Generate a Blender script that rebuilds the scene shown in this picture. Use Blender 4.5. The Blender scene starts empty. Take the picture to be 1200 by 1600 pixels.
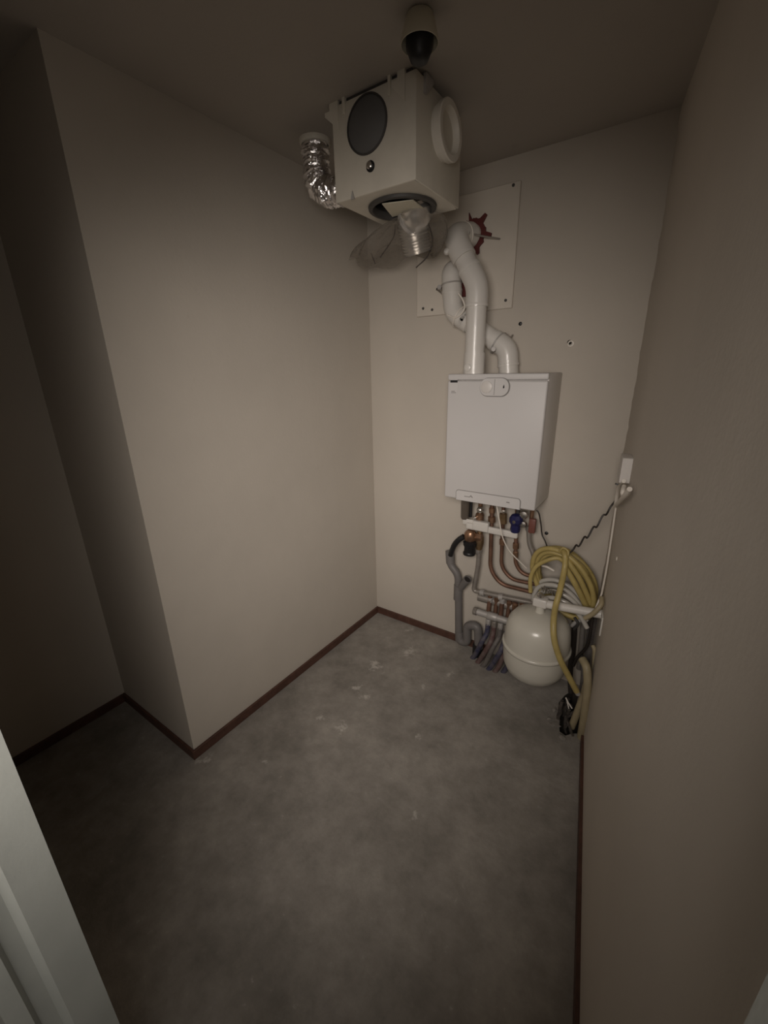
import bpy, bmesh, math, random
from mathutils import Vector, Matrix

random.seed(7)
S = bpy.context.scene
COL = S.collection
PI = math.pi

# ------------------------------------------------------------------ camera, world, light, exposure
cam_d = bpy.data.cameras.new('camera')
cam_d.sensor_fit = 'VERTICAL'
cam_d.sensor_height = 24.0
cam_d.lens = 9.712
cam_d.clip_start = 0.01
cam = bpy.data.objects.new('camera', cam_d)
COL.objects.link(cam)
RV, UV, FV = Vector((0.825395, 0.564274, -0.01781)), Vector((-0.167818, 0.275353, 0.946582)), Vector((-0.539036, 0.778316, -0.32197))
m = Matrix((RV, UV, -FV)).transposed().to_4x4()
m.translation = Vector((1.5918, -2.1862, 1.7079))
cam.matrix_world = m
S.camera = cam

w = bpy.data.worlds.new('world')
S.world = w
w.use_nodes = True
w.node_tree.nodes['Background'].inputs[0].default_value = (0.8, 0.85, 1, 1)
w.node_tree.nodes['Background'].inputs[1].default_value = 0.02

S.view_settings.view_transform = 'Standard'
S.view_settings.look = 'None'
S.view_settings.exposure = 0.0
S.view_settings.gamma = 1.0
S.view_settings.use_curve_mapping = False
S.cycles.use_denoising = True
S.cycles.max_bounces = 8
S.cycles.caustics_reflective = False
S.cycles.caustics_refractive = False

def area_light(name, loc, target, sx, sy, power, color, spread=PI):
    d = bpy.data.lights.new(name, 'AREA')
    d.shape = 'RECTANGLE'; d.size = sx; d.size_y = sy
    d.energy = power; d.color = color; d.spread = spread
    o = bpy.data.objects.new(name, d)
    COL.objects.link(o)
    o.location = loc
    o.rotation_euler = (Vector(target) - Vector(loc)).to_track_quat('-Z', 'Y').to_euler()
    return o
# unseen hall light behind the doorway, beam narrowed to imitate falloff towards the edges
area_light('doorway_light', (1.60, -2.55, 1.85), (0.46, -0.32, 0.97), 1.2, 0.6, 14.0, (1.0, 0.91, 0.835), math.radians(88))

# added fill for the hall's glow, brightens the alcove and door jamb
area_light('hall_fill', (2.30, -2.75, 1.55), (0.2, -1.9, 0.9), 0.7, 1.4, 4.0, (1.0, 0.94, 0.88), math.radians(150))

# ------------------------------------------------------------------ node materials
def new_mat(name):
    mt = bpy.data.materials.new(name); mt.use_nodes = True
    nt = mt.node_tree
    return mt, nt, nt.nodes['Principled BSDF']

def noise(nt, scale, detail=4, rough=0.55, vec=None):
    n = nt.nodes.new('ShaderNodeTexNoise')
    n.inputs['Scale'].default_value = scale; n.inputs['Detail'].default_value = detail
    n.inputs['Roughness'].default_value = rough
    if vec is None:
        g = nt.nodes.new('ShaderNodeNewGeometry'); vec = g.outputs['Position']
    nt.links.new(vec, n.inputs['Vector'])
    return n

def ramp(nt, src, stops):
    r = nt.nodes.new('ShaderNodeValToRGB')
    e = r.color_ramp.elements
    while len(e) < len(stops): e.new(0.5)
    for k, (p, c) in enumerate(stops):
        e[k].position = p
        e[k].color = (*c, 1) if len(c) == 3 else c
    nt.links.new(src, r.inputs[0])
    return r

def mat(name, col, rough=0.5, metal=0.0, var=0.06, vscale=9.0, bump=0.0, bscale=120.0, spec=0.5, coat=0.0):
    mt, nt, b = new_mat(name)
    b.inputs['Roughness'].default_value = rough
    b.inputs['Metallic'].default_value = metal
    b.inputs['Specular IOR Level'].default_value = spec
    b.inputs['Coat Weight'].default_value = coat
    n = noise(nt, vscale)
    lo = tuple(max(0, c * (1 - var)) for c in col); hi = tuple(min(1, c * (1 + var)) for c in col)
    r = ramp(nt, n.outputs['Fac'], [(0.3, lo), (0.7, hi)])
    nt.links.new(r.outputs[0], b.inputs['Base Color'])
    if bump:
        n2 = noise(nt, bscale, 3)
        bp = nt.nodes.new('ShaderNodeBump'); bp.inputs['Strength'].default_value = bump; bp.inputs['Distance'].default_value = 0.004
        nt.links.new(n2.outputs['Fac'], bp.inputs['Height']); nt.links.new(bp.outputs[0], b.inputs['Normal'])
    return mt

def plaster(name, col):
    mt, nt, b = new_mat(name)
    b.inputs['Roughness'].default_value = 0.85
    b.inputs['Specular IOR Level'].default_value = 0.25
    n = noise(nt, 2.2, 5)
    r = ramp(nt, n.outputs['Fac'], [(0.25, tuple(c * 0.95 for c in col)), (0.75, tuple(c * 1.04 for c in col))])
    # faint scuffs
    n3 = noise(nt, 7.0, 6, 0.7)
    r3 = ramp(nt, n3.outputs['Fac'], [(0.66, (1, 1, 1)), (0.78, (0.9, 0.88, 0.86))])
    mx = nt.nodes.new('ShaderNodeMix'); mx.data_type = 'RGBA'; mx.blend_type = 'MULTIPLY'
    mx.inputs[0].default_value = 1.0
    nt.links.new(r.outputs[0], mx.inputs[6]); nt.links.new(r3.outputs[0], mx.inputs[7])
    nt.links.new(mx.outputs[2], b.inputs['Base Color'])
    n2 = noise(nt, 90.0, 4)
    n4 = noise(nt, 9.0, 3)
    ad = nt.nodes.new('ShaderNodeMath'); ad.operation = 'MULTIPLY_ADD'
    ad.inputs[1].default_value = 0.35
    nt.links.new(n2.outputs['Fac'], ad.inputs[0]); nt.links.new(n4.outputs['Fac'], ad.inputs[2])
    bp = nt.nodes.new('ShaderNodeBump'); bp.inputs['Strength'].default_value = 0.25; bp.inputs['Distance'].default_value = 0.006
    nt.links.new(ad.outputs[0], bp.inputs['Height']); nt.links.new(bp.outputs[0], b.inputs['Normal'])
    return mt

def concrete(name):
    mt, nt, b = new_mat(name)
    b.inputs['Roughness'].default_value = 0.8
    b.inputs['Specular IOR Level'].default_value = 0.3
    n = noise(nt, 2.6, 7, 0.62)
    r = ramp(nt, n.outputs['Fac'], [(0.28, (0.20, 0.185, 0.163)), (0.5, (0.285, 0.264, 0.237)), (0.72, (0.37, 0.345, 0.31))])
    n2 = noise(nt, 13.0, 6, 0.7)
    r2 = ramp(nt, n2.outputs['Fac'], [(0.3, (0.78, 0.78, 0.78)), (0.62, (1.06, 1.06, 1.06))])
    mx = nt.nodes.new('ShaderNodeMix'); mx.data_type = 'RGBA'; mx.blend_type = 'MULTIPLY'; mx.inputs[0].default_value = 1.0
    nt.links.new(r.outputs[0], mx.inputs[6]); nt.links.new(r2.outputs[0], mx.inputs[7])
    # pale plaster spatters trodden into the floor
    g = nt.nodes.new('ShaderNodeNewGeometry')
    n3 = noise(nt, 26.0, 6, 0.68)
    n5 = noise(nt, 8.0, 3)
    wv = nt.nodes.new('ShaderNodeVectorMath'); wv.operation = 'MULTIPLY_ADD'
    wv.inputs[1].default_value = (0.10, 0.10, 0.0)
    nt.links.new(n5.outputs['Color'], wv.inputs[0]); nt.links.new(g.outputs['Position'], wv.inputs[2])
    prev = None
    for (cx_, cy_, _), rad in (((0.335, -0.500, 0.000), .085), ((0.444, -0.253, 0.000), .085), ((0.360, -0.728, 0.000), .06), ((0.453, -0.737, 0.000), .055), ((0.739, -0.318, 0.000), .04), ((0.679, -0.483, 0.000), .03),
                               ((0.464, -0.965, 0.000), .055), ((0.822, -0.807, 0.000), .035), ((0.998, -1.151, 0.000), .04), ((0.044, -1.483, 0.000), .06), ((0.325, -0.073, 0.000), .06), ((0.325, -0.982, 0.000), .035), ((0.307, -1.309, 0.000), .03)):
        d = nt.nodes.new('ShaderNodeVectorMath'); d.operation = 'DISTANCE'
        d.inputs[1].default_value = (cx_ + 0.05, cy_ + 0.05, 0.0)
        nt.links.new(wv.outputs[0], d.inputs[0])
        mr = nt.nodes.new('ShaderNodeMapRange'); mr.inputs[1].default_value = 0.0; mr.inputs[2].default_value = rad
        mr.inputs[3].default_value = 1.0; mr.inputs[4].default_value = 0.0
        nt.links.new(d.outputs['Value'], mr.inputs[0])
        if prev is None: prev = mr.outputs[0]
        else:
            mm = nt.nodes.new('ShaderNodeMath'); mm.operation = 'MAXIMUM'
            nt.links.new(prev, mm.inputs[0]); nt.links.new(mr.outputs[0], mm.inputs[1]); prev = mm.outputs[0]
    sc_ = nt.nodes.new('ShaderNodeMath'); sc_.operation = 'MULTIPLY'; sc_.inputs[1].default_value = 0.27
    nt.links.new(prev, sc_.inputs[0])
    su = nt.nodes.new('ShaderNodeMath'); su.operation = 'ADD'
    nt.links.new(n3.outputs['Fac'], su.inputs[0]); nt.links.new(sc_.outputs[0], su.inputs[1])
    r3 = ramp(nt, su.outputs[0], [(0.645, (0, 0, 0)), (0.80, (0.7, 0.7, 0.7))])
    mu = r3
    m2 = nt.nodes.new('ShaderNodeMix'); m2.data_type = 'RGBA'
    nt.links.new(mu.outputs[0], m2.inputs[0]); nt.links.new(mx.outputs[2], m2.inputs[6])
    m2.inputs[7].default_value = (0.56, 0.53, 0.49, 1)
    nt.links.new(m2.outputs[2], b.inputs['Base Color'])
    n4 = noise(nt, 40.0, 5, 0.6)
    bp = nt.nodes.new('ShaderNodeBump'); bp.inputs['Strength'].default_value = 0.35; bp.inputs['Distance'].default_value = 0.008
    nt.links.new(n4.outputs['Fac'], bp.inputs['Height']); nt.links.new(bp.outputs[0], b.inputs['Normal'])
    return mt

def dusty(name, col):
    mt = mat(name, col, 0.6)
    nt = mt.node_tree; b = nt.nodes['Principled BSDF']
    n = noise(nt, 30.0, 5, 0.65)
    r = ramp(nt, n.outputs['Fac'], [(0.36, col), (0.68, tuple(c * 0.45 + d for c, d in zip(col, (0.115, 0.10, 0.09))))])
    nt.links.new(r.outputs[0], b.inputs['Base Color'])
    return mt

def film(name):
    mt, nt, b = new_mat(name)
    b.inputs['Base Color'].default_value = (0.20, 0.175, 0.145, 1)
    b.inputs['Roughness'].default_value = 0.35
    tr = nt.nodes.new('ShaderNodeBsdfTransparent')
    mx = nt.nodes.new('ShaderNodeMixShader')
    n = noise(nt, 14.0, 4)
    r = ramp(nt, n.outputs['Fac'], [(0.3, (0.36, 0.36, 0.36)), (0.75, (0.66, 0.66, 0.66))])
    nt.links.new(r.outputs[0], mx.inputs[0])
    nt.links.new(tr.outputs[0], mx.inputs[1]); nt.links.new(b.outputs[0], mx.inputs[2])
    nt.links.new(mx.outputs[0], nt.nodes['Material Output'].inputs['Surface'])
    return mt

M = {
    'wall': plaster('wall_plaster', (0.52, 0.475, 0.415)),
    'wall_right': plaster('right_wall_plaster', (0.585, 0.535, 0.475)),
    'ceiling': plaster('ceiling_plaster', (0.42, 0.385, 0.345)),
    'floor': concrete('concrete_floor'),
    'pit': mat('dark_earth', (0.05, 0.042, 0.035), 0.95, bump=0.8, bscale=60),
    'wood': mat('dark_red_wood', (0.085, 0.040, 0.028), 0.5, var=0.25, vscale=30, bump=0.15),
    'jamb': mat('hall_tinted_jamb_paint', (0.35, 0.365, 0.34), 0.45, bump=0.08),  # grey-green cast of the hall light put into the paint colour
    'unit': mat('cream_sheet_metal', (0.60, 0.56, 0.48), 0.5),
    'ring_cream': mat('cream_white_ring', (0.66, 0.62, 0.55), 0.45),
    'white_paint': mat('white_enamel', (0.575, 0.558, 0.548), 0.45, var=0.015, vscale=4),
    'white_side': mat('white_side_panel', (0.62, 0.59, 0.56), 0.4, var=0.02),
    'pvc_white': mat('white_plastic', (0.64, 0.615, 0.575), 0.3, var=0.02, coat=0.15),
    'plate': mat('painted_board', (0.60, 0.55, 0.48), 0.6, var=0.03, bump=0.05),
    'ivory': mat('ivory_plastic', (0.62, 0.58, 0.46), 0.4, var=0.02),
    'tank': mat('tank_enamel', (0.56, 0.54, 0.475), 0.28, var=0.015, coat=0.2),
    'black': mat('black_plastic', (0.012, 0.012, 0.013), 0.45),
    'dark_rubber': mat('dark_rubber', (0.05, 0.046, 0.043), 0.6),
    'grey_disc': mat('dark_grey_cover', (0.11, 0.108, 0.105), 0.6),
    'hole': mat('dark_cavity', (0.02, 0.016, 0.014), 0.9),
    'red_rubber': mat('dark_red_rubber', (0.10, 0.016, 0.014), 0.6),
    'red': mat('brick_red_plastic', (0.17, 0.062, 0.046), 0.5),
    'blue': mat('dark_blue_plastic', (0.014, 0.015, 0.075), 0.4),
    'hose_blue': dusty('dull_blue_hose', (0.024, 0.028, 0.075)),
    'hose_red': dusty('dull_red_hose', (0.105, 0.052, 0.05)),
    'hose_grey': dusty('dusty_grey_hose', (0.11, 0.10, 0.095)),
    'copper': mat('tarnished_copper', (0.20, 0.11, 0.075), 0.5, 0.55, var=0.25, vscale=18),
    'brass': mat('brass', (0.32, 0.22, 0.125), 0.35, 0.8, var=0.2, vscale=20),
    'bronze': mat('reddish_bronze', (0.32, 0.19, 0.12), 0.35, 0.75, var=0.25, vscale=30),
    'chrome': mat('chromed_metal', (0.75, 0.72, 0.68), 0.2, 0.95),
    'steel': mat('dull_grey_steel', (0.36, 0.33, 0.30), 0.42, 0.6, var=0.15, vscale=20),
    'zinc': mat('zinc_grey', (0.44, 0.42, 0.40), 0.5, 0.3, var=0.12, vscale=20),
    'foil': mat('crumpled_foil', (0.82, 0.80, 0.80), 0.2, 1.0, var=0.1, vscale=40, bump=0.9, bscale=70),
    'alu': mat('spiral_aluminium', (0.62, 0.59, 0.55), 0.32, 0.8, var=0.1),
    'pvc_grey': mat('grey_drain_plastic', (0.155, 0.145, 0.140), 0.5, var=0.1, vscale=12),
    'cup_grey': mat('smoky_brown_plastic', (0.10, 0.083, 0.068), 0.3, coat=0.3),
    'yellow': mat('yellow_conduit', (0.40, 0.315, 0.115), 0.45, var=0.12, vscale=20),
    'beige': mat('dusty_beige_conduit', (0.33, 0.275, 0.17), 0.5, var=0.12, vscale=20),
    'clear_hose': mat('greyish_plastic_hose', (0.47, 0.45, 0.41), 0.22, var=0.1, coat=0.4),
    'cable_white': mat('white_cable', (0.72, 0.67, 0.60), 0.45),
    'cable_black': mat('black_cable', (0.03, 0.024, 0.02), 0.5),
    'dirt': mat('grimy_scraps', (0.075, 0.062, 0.052), 0.85, var=0.5, vscale=40, bump=0.6),
    'print': mat('grey_print_and_gap', (0.22, 0.21, 0.20), 0.6),  # also on the gap plates, where the grey stands for shade
    'film': film('plastic_film'),
}

# ------------------------------------------------------------------ mesh helpers
def V(*a): return Vector(a[0] if len(a) == 1 else a)

def smooth_path(pts, n=8):
    pts = [Vector(p) for p in pts]
    if len(pts) < 3: return pts
    P = [pts[0] * 2 - pts[1]] + pts + [pts[-1] * 2 - pts[-2]]
    out = []
    for i in range(1, len(P) - 2):
        a, b, c, d = P[i - 1], P[i], P[i + 1], P[i + 2]
        for k in range(n):
            t = k / n
            out.append(0.5 * ((2 * b) + (c - a) * t + (2 * a - 5 * b + 4 * c - d) * t * t + (3 * b - a - 3 * c + d) * t ** 3))
    out.append(pts[-1])
    return out

def bend(pts, rad, n=7):
    """straight runs joined by arcs of about that radius"""
    pts = [Vector(p) for p in pts]
    out = [pts[0]]
    for i in range(1, len(pts) - 1):
        a, b, c = pts[i - 1], pts[i], pts[i + 1]
        d1, d2 = (a - b), (c - b)
        l = min(rad, d1.length * 0.48, d2.length * 0.48)
        p, q = b + d1.normalized() * l, b + d2.normalized() * l
        for k in range(n + 1):
            t = k / n
            out.append(p * (1 - t) ** 2 + b * 2 * t * (1 - t) + q * t * t)
    out.append(pts[-1])
    return out

def resample(pts, step):
    out = [pts[0].copy()]; acc = 0
    for a, b in zip(pts, pts[1:]):
        L = (b - a).length
        if L < 1e-9: continue
        pos = step - acc
        while pos <= L:
            out.append(a.lerp(b, pos / L)); pos += step
        acc = (acc + L) % step
    return out

class MB:
    def __init__(self): self.v = []; self.f = []
    def add(self, vs, fs):
        o = len(self.v)
        self.v += [Vector(p) for p in vs]
        self.f += [tuple(i + o for i in q) for q in fs]
        return self
    def tube(self, pts, r, seg=12, caps=True, jitter=0.0):
        pts = [Vector(p) for p in pts]
        n = len(pts)
        rs = r if isinstance(r, (list, tuple)) else [r] * n
        T = []
        for i in range(n):
            a, b = pts[max(0, i - 1)], pts[min(n - 1, i + 1)]
            T.append((b - a).normalized())
        up = Vector((0, 0, 1)) if abs(T[0].z) < 0.9 else Vector((1, 0, 0))
        N = (up - T[0] * up.dot(T[0])).normalized()
        vs, fs = [], []
        for i in range(n):
            if i:
                N = (N - T[i] * N.dot(T[i])).normalized()
            B = T[i].cross(N)
            for k in range(seg):
                a = 2 * PI * k / seg
                rr = rs[i] * (1 + (random.uniform(-jitter, jitter) if jitter else 0))
                vs.append(pts[i] + (N * math.cos(a) + B * math.sin(a)) * rr)
        for i in range(n - 1):
            for k in range(seg):
                k2 = (k + 1) % seg
                fs.append((i * seg + k, i * seg + k2, (i + 1) * seg + k2, (i + 1) * seg + k))
        if caps:
            fs.append(tuple(reversed(range(seg)))); fs.append(tuple((n - 1) * seg + k for k in range(seg)))
        return self.add(vs, fs)
    def lathe(self, prof, c, axis=(0, 0, 1), seg=32, caps=True):
        """profile of (radius, height along axis)"""
        c = Vector(c); A = Vector(axis).normalized()
        up = Vector((1, 0, 0)) if abs(A.x) < 0.9 else Vector((0, 1, 0))
        N = (up - A * up.dot(A)).normalized(); B = A.cross(N)
        vs, fs = [], []
        for r, h in prof:
            for k in range(seg):
                a = 2 * PI * k / seg
                vs.append(c + A * h + (N * math.cos(a) + B * math.sin(a)) * max(r, 1e-5))
        for i in range(len(prof) - 1):
            for k in range(seg):
                k2 = (k + 1) % seg
                fs.append((i * seg + k, i * seg + k2, (i + 1) * seg + k2, (i + 1) * seg + k))
        if caps:
            fs.append(tuple(reversed(range(seg)))); n = len(prof)
            fs.append(tuple((n - 1) * seg + k for k in range(seg)))
        return self.add(vs, fs)
    def box(self, x0, x1, y0, y1, z0, z1, bev=0.0, segs=2, M4=None):
        bm = bmesh.new()
        bmesh.ops.create_cube(bm, size=1.0)
        for v in bm.verts:
            v.co = Vector(((x0 + x1) / 2 + v.co.x * (x1 - x0), (y0 + y1) / 2 + v.co.y * (y1 - y0), (z0 + z1) / 2 + v.co.z * (z1 - z0)))
        if bev: bmesh.ops.bevel(bm, geom=bm.edges[:], offset=bev, segments=segs, profile=0.5, affect='EDGES')
        bm.verts.index_update()
        vs = [(M4 @ v.co) if M4 else v.co.copy() for v in bm.verts]
        fs = [tuple(v.index for v in f.verts) for f in bm.faces]
        bm.free()
        return self.add(vs, fs)
    def prism(self, poly, o, u, v, n, d):
        """2-D outline (counter-clockwise seen against n) pushed out by d along n"""
        o, u, v, n = Vector(o), Vector(u), Vector(v), Vector(n)
        k = len(poly)
        lo = [o + u * a + v * b for a, b in poly]
        hi = [p + n * d for p in lo]
        fs = [tuple(range(k, 2 * k)), tuple(reversed(range(k)))]
        fs += [(i, (i + 1) % k, (i + 1) % k + k, i + k) for i in range(k)]
        return self.add(lo + hi, fs)

def obj(name, mb, mt, parent=None, smooth=40, label=None, kind=None):
    me = bpy.data.meshes.new(name)
    base = Vector((0, 0, 0))
    if parent is not None:
        p = parent
        while p is not None:
            base += p.location; p = p.parent
    own = Vector((0, 0, 0))
    if kind != 'structure':
        own = sum(mb.v, Vector()) / len(mb.v) - base
    me.from_pydata([p - base - own for p in mb.v], [], mb.f)
    me.update()
    bm = bmesh.new(); bm.from_mesh(me)
    bmesh.ops.recalc_face_normals(bm, faces=bm.faces[:])
    bm.to_mesh(me); bm.free()
    if smooth:
        me.polygons.foreach_set('use_smooth', [True] * len(me.polygons))
        me.set_sharp_from_angle(angle=math.radians(smooth))
    me.materials.append(M[mt])
    o = bpy.data.objects.new(name, me)
    COL.objects.link(o)
    o.location = own
    if parent is not None: o.parent = parent
    if label: o['label'] = label
    if kind: o['kind'] = kind
    return o

def thing(name, label, cat, loc, group=None):
    o = bpy.data.objects.new(name, None)
    COL.objects.link(o)
    o.empty_display_size = 0.05
    o.location = loc
    o['label'] = label; o['category'] = cat
    if group: o['group'] = group
    return o

def tag(o, label, cat, group=None):
    o['label'] = label; o['category'] = cat
    if group: o['group'] = group
    return o

def struct(name, mb, mt, parent=None, smooth=0): return obj(name, mb, mt, parent, smooth, kind='structure')

# ------------------------------------------------------------------ the room
H = 2.60
XR, KR = 1.427, 0.1626               # right wall: x = XR - KR*y, not square to the back wall
YC, XD = -1.486, -0.664              # the left wall ends at YC; behind it the room widens to XD
FD = Vector((0.987, 0.1605, 0)); FN = Vector((-0.1605, 0.987, 0)); FO = Vector((0.845, -2.118, 0))   # doorway wall
def fr(u, v, z): return FO + FD * u + FN * v + Vector((0, 0, z))

# floor with the broken-out opening where conduits come up
pit = [(1.352, -0.13), (1.338, -0.20), (1.352, -0.27), (1.368, -0.32), (1.385, -0.395), (1.415, -0.405), (1.438, -0.375), (1.468, -0.355),
       (1.474, -0.31), (1.455, -0.21), (1.445, -0.13), (1.425, -0.06), (1.385, -0.05)]
outer = [(-0.95, 0.15), (-0.95, -4.75), (3.0, -4.75), (3.0, 0.15)]
bm = bmesh.new()
def ring(pts, z=0.0):
    vs = [bm.verts.new((x, y, z)) for x, y in pts]
    return vs, [bm.edges.new((vs[i], vs[(i + 1) % len(vs)])) for i in range(len(vs))]
_, e1 = ring(outer); _, e2 = ring(pit)
bmesh.ops.triangle_fill(bm, edges=e1 + e2, use_beauty=True)
bm.verts.index_update()
fl = MB(); fl.add([v.co.copy() for v in bm.verts], [tuple(v.index for v in f.verts) for f in bm.faces])
bm.free()
fo = struct('floor', fl, 'floor')
pw = MB(); k = len(pit)
pw.add([(x, y, 0) for x, y in pit] + [(1.41 + (x - 1.41) * 1.03, -0.22 + (y + 0.22) * 1.03, -0.14) for x, y in pit],
       [(i, (i + 1) % k, (i + 1) % k + k, i + k) for i in range(k)] + [tuple(range(k, 2 * k))])
obj('floor_opening', pw, 'pit', fo, 0)

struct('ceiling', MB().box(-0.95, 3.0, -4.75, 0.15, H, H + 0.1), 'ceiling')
struct('wall_back', MB().box(-0.1, XR + 0.1, 0.0, 0.12, 0.0, H), 'wall')
struct('wall_left', MB().box(-0.10, 0.0, YC, 0.0, 0.0, H), 'wall')
struct('wall_alcove_back', MB().box(XD - 0.1, -0.10, YC, YC + 0.10, 0.0, H), 'wall')
struct('wall_alcove_left', MB().box(XD - 0.1, XD, -2.42, YC, 0.0, H), 'wall')
# right wall, its inner edge trowelled unevenly
nz, ny = 90, 12
yE = -1.985
vs, fs = [], []
for i in range(nz + 1):
    z = H * i / nz
    wob = 0.0015 * math.sin(z * 9.1) + 0.001 * math.sin(z * 31 + 1) + random.uniform(-0.002, 0.002)
    for j in range(ny + 1):
        t = (j / ny) ** 2
        y = yE * t
        x = XR - KR * y + (wob * (1 - min(1, t * 12)))
        vs.append((x, y, z))
for i in range(nz):
    for j in range(ny):
        a = i * (ny + 1) + j
        fs.append((a, a + 1, a + ny + 2, a + ny + 1))
b0 = len(vs)
vs += [(XR + 0.1, 0, 0), (XR + 0.1, 0, H), (XR - KR * yE + 0.1, yE, 0), (XR - KR * yE + 0.1, yE, H)]
fs += [(b0, b0 + 1, b0 + 3, b0 + 2)]
struct('wall_right', MB().add(vs, fs), 'wall_right', smooth=60)
# wall with the doorway the picture is taken through
wf = MB()
def slab(u0, u1, v0, v1, z0, z1):
    return [fr(u, v, z) for z in (z0, z1) for (u, v) in ((u0, v0), (u1, v0), (u1, v1), (u0, v1))]
BOXF = [(0, 3, 2, 1), (4, 5, 6, 7), (0, 1, 5, 4), (1, 2, 6, 5), (2, 3, 7, 6), (3, 0, 4, 7)]
wf.add(slab(-1.56, -0.045, -0.10, -0.005, 0, H), BOXF)
wf.add(slab(0.895, 2.15, -0.10, -0.005, 0, H), BOXF)
wf.add(slab(-0.045, 0.895, -0.10, -0.005, 2.14, H), BOXF)
struct('wall_front', wf, 'wall')
struct('wall_hall_left', MB().box(-0.95, -0.85, -4.75, -2.43, 0, H), 'wall')
struct('wall_hall_right', MB().box(2.9, 3.0, -4.75, -1.70, 0, H), 'wall')
struct('wall_hall_rear', MB().box(-0.85, 2.9, -4.75, -4.65, 0, H), 'wall')
# door frame
door = bpy.data.objects.new('door_1', None); COL.objects.link(door)
door['kind'] = 'structure'; door['label'] = 'pale door frame at the near edge of the room, tinted for cooler hall light'
def jamb(sgn, u0, name):
    prof = [(0.0, 0.0), (0.0, -0.056), (-0.010, -0.066), (-0.010, -0.088), (0.002, -0.096), (0.002, -0.122), (-0.06, -0.122), (-0.06, -0.102), (-0.045, -0.102), (-0.045, 0.0)]
    pts = [(u0 + sgn * a, b) for a, b in prof]
    mb = MB(); k = len(pts)
    mb.add([fr(a, b, 0) for a, b in pts] + [fr(a, b, 2.14) for a, b in pts],
           [(i, (i + 1) % k, (i + 1) % k + k, i + k) for i in range(k)] + [tuple(range(k)), tuple(range(k, 2 * k))])
    return obj(name, mb, 'jamb', door, 30)
jamb(1, 0.0, 'door_jamb'); jamb(-1, 0.842, 'door_jamb')
obj('door_head', MB().add(slab(0, 0.842, -0.122, 0, 2.10, 2.14), BOXF), 'jamb', door, 0)

# skirting boards
BH, BT = 0.050, 0.012
struct('baseboard_back', MB().box(0.0, 0.885, -BT, 0.0, 0.0, BH, 0.002, 1), 'wood')
struct('baseboard_left', MB().box(0.0, BT, YC - BT, -BT, 0.0, BH, 0.002, 1), 'wood')
struct('baseboard_alcove_back', MB().box(XD, 0.0, YC - BT, YC, 0.0, BH, 0.002, 1), 'wood')
struct('baseboard_alcove_left', MB().box(XD, XD + BT, -2.36, YC - BT, 0.0, BH, 0.002, 1), 'wood')
br = MB()
pts = [(XR - KR * y - d, y) for y, d in ((-0.41, 0), (-0.41, BT), (-1.99, BT), (-1.99, 0))]
br.add([(x, y, z) for z in (0, BH) for x, y in pts], BOXF)
struct('baseboard_right', br, 'wood')

# ------------------------------------------------------------------ ventilation unit under the ceiling
X0, X1, Y0, Y1, Z0, Z1 = 0.412, 0.758, -0.762, -0.425, 2.305, 2.590
vu = thing('ventilation_unit', 'cream box shaped ventilation unit hanging from the ceiling in the back corner', 'ventilation unit', ((X0 + X1) / 2, (Y0 + Y1) / 2, Z0))
cut = MB()
cut.box(X0, X1, Y0, Y1, Z0, Z1, 0.005, 2)
cut.f = [q for q in cut.f if not all(cut.v[i].z < Z0 + 1e-4 for i in q)]
obj('housing', cut, 'unit', vu)
# bottom plate as a ring of quads around the round outlet
cx, cy, ro = 0.594, -0.582, 0.128
bp = MB(); N = 48
sq = []
for i in range(N):
    a = 2 * PI * i / N
    c, s = math.cos(a), math.sin(a)
    hx, hy = (X1 - X0) / 2 - 0.0045, (Y1 - Y0) / 2 - 0.0045
    t = min(hx / abs(c) if abs(c) > 1e-6 else 9, hy / abs(s) if abs(s) > 1e-6 else 9)
    sq.append(((X0 + X1) / 2 + c * t, (Y0 + Y1) / 2 + s * t))
cc = [(cx + ro * math.cos(2 * PI * i / N), cy + ro * math.sin(2 * PI * i / N)) for i in range(N)]
vs = [(x, y, Z0) for x, y in sq] + [(x, y, Z0) for x, y in cc] + [(x, y, Z0 + 0.0115) for x, y in cc] + [(x, y, Z0 + 0.0115) for x, y in sq]
fs = []
for i in range(N):
    j = (i + 1) % N
    fs += [(i, j, N + j, N + i), (N + i, N + j, 2 * N + j, 2 * N + i), (2 * N + i, 2 * N + j, 3 * N + j, 3 * N + i), (3 * N + i, 3 * N + j, j, i)]
obj('bottom_plate', MB().add(vs, fs), 'unit', vu, 0)
ol = obj('outlet_ring', MB().lathe([(ro - 0.004, 0.004), (ro + 0.004, -0.002), (ro + 0.002, -0.010), (ro - 0.012, -0.012), (ro - 0.020, 0.0), (ro - 0.022, 0.010)], (cx, cy, Z0), seg=40, caps=False), 'dark_rubber', vu)
obj('outlet_cavity', MB().lathe([(ro - 0.002, 0.010), (ro - 0.004, 0.060), (0.0, 0.060)], (cx, cy, Z0), seg=40, caps=False), 'dark_rubber', vu)
ps = [Vector(q) for q in ((0.560, -0.671, 2.297), (0.672, -0.632, 2.297), (0.662, -0.536, 2.297), (0.516, -0.534, 2.297))]
obj('paper_slip', MB().add(ps + [q + Vector((0, 0, 0.003)) for q in ps], BOXF), 'ivory', vu, 0, label='cream rectangle seen inside the bottom outlet')
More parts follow.
